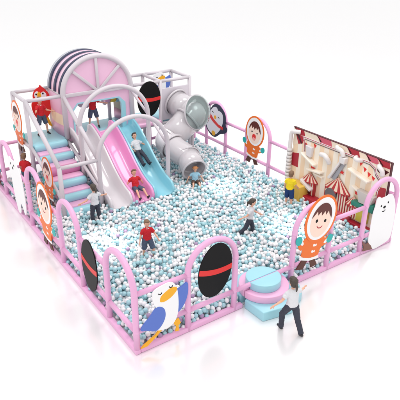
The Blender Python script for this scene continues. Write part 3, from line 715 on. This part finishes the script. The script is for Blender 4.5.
def person(label, loc, yaw, s, P, shirt, legs, hair, tail=False, shorts=False, collar=False, hat=False, shoe=SHOE):
    """P: pel z, torso dir, head turn, arms [(up,fore)]x2 (L,R), legs [(thigh,shin)]x2; forward +Y, right +X"""
    V = lambda v: Vector(v).normalized()
    t = thing('person', label, 'person', loc)
    t.rotation_euler = (0, 0, yaw-PI/2); BASES[t.as_pointer()] = (0, 0, 0); t.scale = (s, s, s)
    pel = Vector(P.get('pel', (0, 0, .86))); T = V(P.get('tor', (0, .02, 1)))
    R = V(Vector((1, P.get('twist', 0), 0))-T*Vector((1, P.get('twist', 0), 0)).dot(T)); F = T.cross(R); F = -F if F.y < 0 else F
    chest = pel+T*.30; neck = pel+T*.455; hv = V(T*1.0+Vector(P.get('hd', (0, .05, 0)))); head = neck+hv*.195
    hy = P.get('hyaw', 0); HR = (Quaternion(hv, hy)@R); HF = (Quaternion(hv, hy)@F)
    HM_ = Matrix((HR, HF, hv)).transposed()
    Bd = MB(); Sh = MB(); Tr = MB(); Ha = MB()
    # head
    k = 1.24
    Bd.ell(head+hv*.015, (.078*k, .092*k, .105*k), HM_); Bd.ell(head-hv*.05+HF*.02, (.058*k, .066*k, .066*k), HM_)
    Bd.ell(head+HF*.113-hv*.014, (.013, .02, .022), HM_)
    for sx in (-1, 1): Bd.ell(head+HR*sx*.097-hv*.005, (.012, .02, .03), HM_)
    cap(Bd, neck-T*.03, .048, head-hv*.06, .045)
    # torso (skin volume under clothes)
    cap(Bd, pel, .10, chest, .105); cap(Bd, chest+R*.08, .06, chest-R*.08, .06)
    # shirt
    MT_ = Matrix((R, F, T)).transposed()
    Sh.ell(chest+T*.02, (.165, .112, .17), MT_); Sh.ell(pel+T*.16, (.145, .115, .14), MT_)
    for (h0, h1, r0, r1) in ((.0, .14, .165, .148), (.14, .30, .148, .155)):
        vs = []
        for hh, rr in ((h0, r0), (h1, r1)):
            for j in range(24): 
                a = 2*PI*j/24; vs.append(pel+T*hh+R*rr*math.cos(a)+F*rr*.78*math.sin(a))
        Sh.add(vs, [(j, (j+1) % 24, 24+(j+1) % 24, 24+j) for j in range(24)]+[tuple(range(24)), tuple(range(24, 48))])
    Sh.ell(neck-T*.035, (.085, .07, .04), MT_)
    for i, sx in enumerate((-1, 1)):
        sh = neck-T*.065+R*sx*.145
        up, fo = [V(x) for x in P['arms'][i]]
        el = sh+up*.245; wr = el+fo*.215
        cap(Bd, sh, .046, el, .036); cap(Bd, el, .036, wr, .024)
        # hand: palm, four fingers, thumb
        pn = V(fo.cross(Vector((0, 0, 1)))) if abs(fo.z) < .9 else R.copy()
        side = V(fo.cross(pn)); palm = wr+fo*.045
        Bd.ell(palm, (.036, .018, .048), Matrix((side, pn, fo)).transposed())
        for q in range(4):
            b0 = wr+fo*.082+side*(.025-.0165*q); ln = (.030, .036, .034, .026)[q]
            m1 = b0+fo*ln+pn*.006*sx; m2 = m1+(fo*.8+pn*.5*sx).normalized()*ln*.8
            cap(Bd, b0, .0095, m1, .0088, 8); cap(Bd, m1, .0088, m2, .0075, 8)
        b0 = wr+fo*.03+side*.03; m1 = b0+(fo*.7+side*.8).normalized()*.035; m2 = m1+(fo*.9+side*.3).normalized()*.028
        cap(Bd, b0, .011, m1, .0098, 8); cap(Bd, m1, .0098, m2, .0085, 8)
        # sleeve
        cap(Sh, sh-R*sx*.05-T*.005, .072, sh+up*.02, .064); cone(Sh, sh, .066, sh+up*.16, .062)
        # leg
        hp = pel+R*sx*.085-T*.02; th, sn = [V(x) for x in P['legs'][i]]
        kn = hp+th*.40; an = kn+sn*.375
        cap(Bd, hp, .08, kn, .052); cap(Bd, kn, .052, an, .034)
        ft = V(Vector(P['toes'][i]) if 'toes' in P else (0, 1, -.05)); ft = V(ft-sn*ft.dot(sn)*.8)
        cap(Bd, an, .034, an+ft*.06+sn*.04, .03)
        S2 = MB(); hl = an-ft*.03+sn*.045; tp = an+ft*.15+sn*.05
        cap(S2, hl, .038, tp, .036); cap(S2, an+sn*.0, .04, an+ft*.06+sn*.03, .038)
        remesh(S2, .012, 'shoe', shoe, t, 3)
        if shorts:
            cap(Tr, hp, .105, hp+th*.15, .1); cone(Tr, hp, .105, kn-th*.03, .092)
        else:
            cap(Tr, hp, .1, kn, .075); cap(Tr, kn, .073, kn+sn*.15, .066); cone(Tr, kn, .073, an+sn*.015, .068)
    Tr.ell(pel-T*.0, (.142, .118, .11), MT_)
    b = remesh(Bd, .0085, 'body', SKIN, t, 3)
    remesh(Sh, .011, 'shirt', shirt, t, 8, .009); remesh(Tr, .011, 'shorts' if shorts else 'trousers', legs, t, 8, .008)
    # hair
    Ha.ell(head+hv*.042-HF*.024, (.108, .115, .116), HM_); Ha.ell(head-hv*.03-HF*.052, (.096, .076, .08), HM_)
    Ha.ell(head+hv*.10+HF*.045, (.086, .066, .048), HM_)
    for q in range(26):
        a = random.uniform(0, 2*PI); e = random.uniform(.1, 1.3); v = HR*math.cos(a)*math.cos(e)+HF*(math.sin(a)*math.cos(e))+hv*math.sin(e)
        if v.dot(HF) > .35 and v.dot(hv) < .75: continue
        Ha.ell(head+hv*.036-HF*.018+v*.102, (.027, .027, .022), HM_, nu=8, nv=6)
    if tail:
        a = head+hv*.03-HF*.12; b1 = a-HF*.045-hv*.06; c1 = b1-hv*.13+HF*.015
        cap(Ha, a, .03, b1, .04, 10); cap(Ha, b1, .04, c1, .022, 10)
    remesh(Ha, .009, 'hair', hair, t, 3)
    for sx in (-1, 1): MB().ell(head+HF*.108+HR*sx*.038+hv*.012, (.012, .008, .008), HM_, nu=10, nv=6).build('eye', EYE, t)
    MB().ell(head+HF*.092-hv*.068, (.026, .012, .008), HM_, nu=10, nv=6).build('mouth', LIP, t)
    if collar:
        c2 = MB(); ctr = neck+T*.008
        c2.tube([ctr+(R*math.cos(a)*.072+F*math.sin(a)*.066)+T*(-.02*math.sin(a)-.004) for a in [2*PI*j/24 for j in range(24)]], .021, n=8, closed=True); c2.build('collar', TSH_WHT, t)
    if hat:
        H = MB(); ctr = head+hv*.085
        vs = []
        for hh, rr in ((0, .17), (.012, .17), (.015, .115), (.09, .095)):
            for j in range(28): a = 2*PI*j/28; vs.append(ctr+hv*hh+(HR*math.cos(a)+HF*math.sin(a))*rr)
        H.add(vs, [(28*i+j, 28*i+(j+1) % 28, 28*(i+1)+(j+1) % 28, 28*(i+1)+j) for i in range(3) for j in range(28)]+[tuple(range(28)), tuple(range(84, 112))]); H.build('hat', STRAW, t)
    return t
ST = dict(arms=[((-.75, .1, -.65), (-.8, .35, -.35)), ((.75, .1, -.6), (.85, .35, -.25))], legs=[((-.1, .1, -1), (-.03, -.1, -1)), ((.1, -.05, -1), (.03, -.15, -1))])
WALK = dict(pel=(0, 0, .80), tor=(0, .06, 1), arms=[((-.75, -.10, -.75), (-.85, .05, -.42)), ((.70, .45, -.50), (.75, .55, -.15))],
            legs=[((-.18, .55, -1), (-.05, -.08, -1)), ((.12, -.25, -1), (.05, -.62, -1))])
D = math.radians
person('woman with ponytail in white tee and dark trousers walking outside beside the steps', (2.56, -1.02, 0), D(78), .70, WALK, TSH_WHT, SLACK, HAIR_DARK, tail=True)
person('person in white tee standing in the balls at the foot of the soft stairs', (1.28, 4.40, .10), D(100), .64, ST, TSH_WHT, SLACK, HAIR_DARK, tail=True)
SIDE = dict(pel=(0, 0, .80), tor=(0, .10, 1), arms=[((-.2, .55, -.8), (-.1, .85, -.45)), ((.25, -.55, -.75), (.2, -.7, -.3))],
            legs=[((-.05, .35, -1), (-.02, .0, -1)), ((.05, -.40, -1), (0, -.75, -.8))])
person('person in white tee striding through the balls near the middle', (3.98, 1.88, .08), D(-38), .63, SIDE, TSH_WHT, SLACK, HAIR_DARK, tail=True)
BOY = dict(pel=(0, 0, .82), tor=(0, .04, 1), hd=(0, .12, 0), arms=[((-.55, .25, -.85), (-.2, .75, -.5)), ((.42, .0, -.95), (.2, .1, -1))],
           legs=[((-.25, .35, -1), (-.1, -.15, -1)), ((.12, .0, -1), (0, -.15, -1))])
person('boy in red shirt and denim shorts wading in the balls near the front', (1.56, 2.38, .09), D(-100), .60, BOY, TSH_RED, DENIM, HAIR_BROWN, shorts=True, collar=True)
BACK = dict(arms=[((-.35, .1, -.95), (-.1, .5, -.8)), ((.35, .25, -.9), (.15, .7, -.6))], legs=[((-.08, .1, -1), (0, -.1, -1)), ((.08, -.1, -1), (.05, -.1, -1))])
person('boy in red shirt seen from behind near the left fence', (.55, 7.25, .12), D(50), .64, BACK, TSH_RED, DENIM, HAIR_BROWN, shorts=True)
person('boy in yellow shirt and blue shorts facing the circus wall', (5.78, 2.46, .10), D(30), .62, BACK, TSH_YEL, SHORTB, HAIR_BROWN, shorts=True)
TOP = dict(arms=[((-.85, .1, -.35), (-.95, .15, -.2)), ((.7, .05, -.7), (.5, .2, -.8))], legs=[((-.22, .1, -1), (-.12, -.08, -1)), ((.22, .05, -1), (.12, -.08, -1))])
person('boy in red shirt standing at the top of the slides, legs apart', (2.72, 7.45, ZP), D(-100), .62, TOP, TSH_RED, DENIM, HAIR_BROWN, shorts=True, collar=True)
person('boy in red shirt standing on the blue deck at the stair top', (1.28, 7.62, ZP), D(-75), .64, dict(arms=[((-.5, .3, -.8), (-.5, .8, -.1)), ((.55, .4, -.6), (.5, .7, .25))], legs=[((-.25, .1, -1), (-.15, -.1, -1)), ((.25, .1, -1), (.12, -.1, -1))]), TSH_RED, DENIM, HAIR_BROWN, shorts=True, collar=True)
SIT = dict(pel=(0, 0, .14), tor=(0, -.35, 1), hd=(0, .35, 0), arms=[((-.7, -.1, -.75), (-.45, .25, -.85)), ((.7, -.1, -.75), (.45, .25, -.85))],
           legs=[((-.18, 1, .10), (-.08, .75, -.60)), ((.18, 1, .10), (.08, .75, -.60))], toes=[(0, .6, .8), (0, .6, .8)])
person('boy in red shirt sitting at the foot of the pink slide', (2.72, 5.02, .40), D(-92), .62, SIT, TSH_RED, DENIM, HAIR_BROWN, shorts=True, collar=True)
SL = dict(pel=(0, 0, .13), tor=(0, -.55, 1.0), hd=(0, .3, 0), arms=[((-.75, .2, -.55), (-.4, .85, -.1)), ((.55, .35, -.7), (-.1, .9, -.2))],
          legs=[((-.12, 1, -.45), (-.05, .85, -.62)), ((.12, 1, -.50), (.05, .85, -.60))], toes=[(0, .7, .5), (0, .7, .5)])
person('person in white tee and dark trousers sliding down the blue slide', (3.35, 6.02, .98), D(-88), .64, SL, TSH_WHT, SLACK, HAIR_DARK)
person('child in straw hat and pale blue shirt sitting in the tube slide exit', (4.46, 4.82, .24), D(-115), .54, dict(SIT, tor=(0, -.1, 1)), TSH_BLUE, BROWNC, HAIR_DARK, shorts=True, hat=True)

# ------------------------------------------------------------------ balls
def ico(sub):
    bm = bmesh.new(); bmesh.ops.create_icosphere(bm, subdivisions=sub, radius=1)
    bm.verts.ensure_lookup_table(); v = np.array([x.co[:] for x in bm.verts], dtype=np.float32)
    f = np.array([[x.index for x in p.verts] for p in bm.faces], dtype=np.int32); bm.free(); return v, f
RB = .047
def layer(z, jz, sp, seed):
    g = np.random.default_rng(seed); P = []
    ny = int(8.06/(sp*.87)); 
    for j in range(ny+1):
        y = .07+j*sp*.87
        if y > 8.12: break
        xo = (j % 2)*sp*.5
        for x in np.arange(.09+xo, 6.56, sp):
            P.append((x+g.normal(0, .018), y+g.normal(0, .018), z+g.normal(0, jz)))
    return np.array(P)
top = layer(.19, .026, .091, 1); low = layer(.10, .015, .100, 2)
few = layer(.255, .012, .091, 3); few = few[np.random.default_rng(4).random(len(few)) < .17]
U = np.vstack([top, few])
U[:, 0] = np.clip(U[:, 0], .10, 6.55); U[:, 1] = np.clip(U[:, 1], .10, 8.1)
def outside(P):      # keep balls out of the steps, wall foot and slide ends
    k = ~((np.hypot(P[:, 0]-2.80, P[:, 1]) < .54) | ((P[:, 0] > 2.24) & (P[:, 0] < 3.54) & (P[:, 1] < .66) & (P[:, 2] < .26) & (P[:, 1] < .72-.1*abs(P[:, 0]-2.9))))
    k &= ~((P[:, 0] > 6.26) & (P[:, 1] > .15) & (P[:, 1] < 3.0))
    k &= ~((P[:, 0] > 1.80) & (P[:, 0] < 3.64) & (P[:, 1] > 4.66) & (P[:, 1] < 5.3))
    return k
U = U[outside(U)]; low = low[outside(low)]
# relax the top balls so they do not pass through one another
for it in range(25):
    cell = .12; key = {}
    ij = np.floor(U[:, :2]/cell).astype(int)
    for n_, (a, b) in enumerate(map(tuple, ij)): key.setdefault((a, b), []).append(n_)
    push = np.zeros_like(U)
    for (a, b), L in key.items():
        nb = [q for da in (-1, 0, 1) for db in (-1, 0, 1) for q in key.get((a+da, b+db), ())]
        A = U[L][:, None, :]-U[nb][None, :, :]; dd = np.linalg.norm(A, axis=2); dd[dd < 1e-9] = 9
        ov = np.clip(2*RB*.97-dd, 0, None); push[L] += (A/dd[..., None]*ov[..., None]*.45).sum(1)
    U += push*np.array([1, 1, .8]); U[:, 2] = np.clip(U[:, 2], .12, .32)
    U[:, 0] = np.clip(U[:, 0], .11, 6.55); U[:, 1] = np.clip(U[:, 1], .11, 8.1)
cidx = np.random.default_rng(5).choice(3, len(U), p=[.58, .405, .015])
dist = np.linalg.norm(U-np.array(CAMP), axis=1); order = np.argsort(dist); near = order[:300]; rest = order[300:]
iv3, if3 = ico(3); iv2, if2 = ico(2)
BM = [BW, BB, BV]
meshes = []
for m, nm in zip(BM, ('white', 'blue', 'mauve')):
    me = bpy.data.meshes.new('pit_ball_'+nm); me.from_pydata((iv3*RB).tolist(), [], if3.tolist()); me.materials.append(m)
    me.polygons.foreach_set('use_smooth', [True]*len(me.polygons)); meshes.append(me)
lab = ['loose white plastic ball in the pit by the near front corner', 'loose light blue plastic ball in the pit by the near front corner', 'loose mauve plastic ball in the pit by the near front corner']
grp = ['white balls by the near front corner', 'light blue balls by the near front corner', 'mauve balls by the near front corner']
for i in near:
    k = int(cidx[i]); o = bpy.data.objects.new('pit_ball', meshes[k]); COL.objects.link(o); o.location = U[i]
    tag(o, lab[k], 'ball', grp[k])
def cloud(P, idx, v, f, name):
    n, nv, nf = len(P), len(v), len(f)
    V = (P[:, None, :]+v[None]*RB).reshape(-1, 3).astype(np.float32)
    Fc = (f[None]+(np.arange(n)*nv)[:, None, None]).reshape(-1, 3).astype(np.int32)
    me = bpy.data.meshes.new(name); me.vertices.add(n*nv); me.vertices.foreach_set('co', V.ravel())
    me.loops.add(n*nf*3); me.loops.foreach_set('vertex_index', Fc.ravel())
    me.polygons.add(n*nf); me.polygons.foreach_set('loop_start', np.arange(0, n*nf*3, 3, dtype=np.int32))
    me.polygons.foreach_set('material_index', np.repeat(idx, nf).astype(np.int32))
    me.polygons.foreach_set('use_smooth', np.ones(n*nf, dtype=bool))
    for m in BM: me.materials.append(m)
    me.update(calc_edges=True); me.validate(); return me
P = np.vstack([U[rest], low]); ci = np.concatenate([cidx[rest], np.random.default_rng(6).choice(3, len(low), p=[.5, .45, .05])])
o = bpy.data.objects.new('ball_pit_balls', cloud(P, ci, iv2, if2, 'ball_pit_balls')); COL.objects.link(o)
tag(o, 'thousands of white and light blue plastic balls filling the rest of the pit', 'balls', kind='stuff')
print('balls', len(U), len(low))
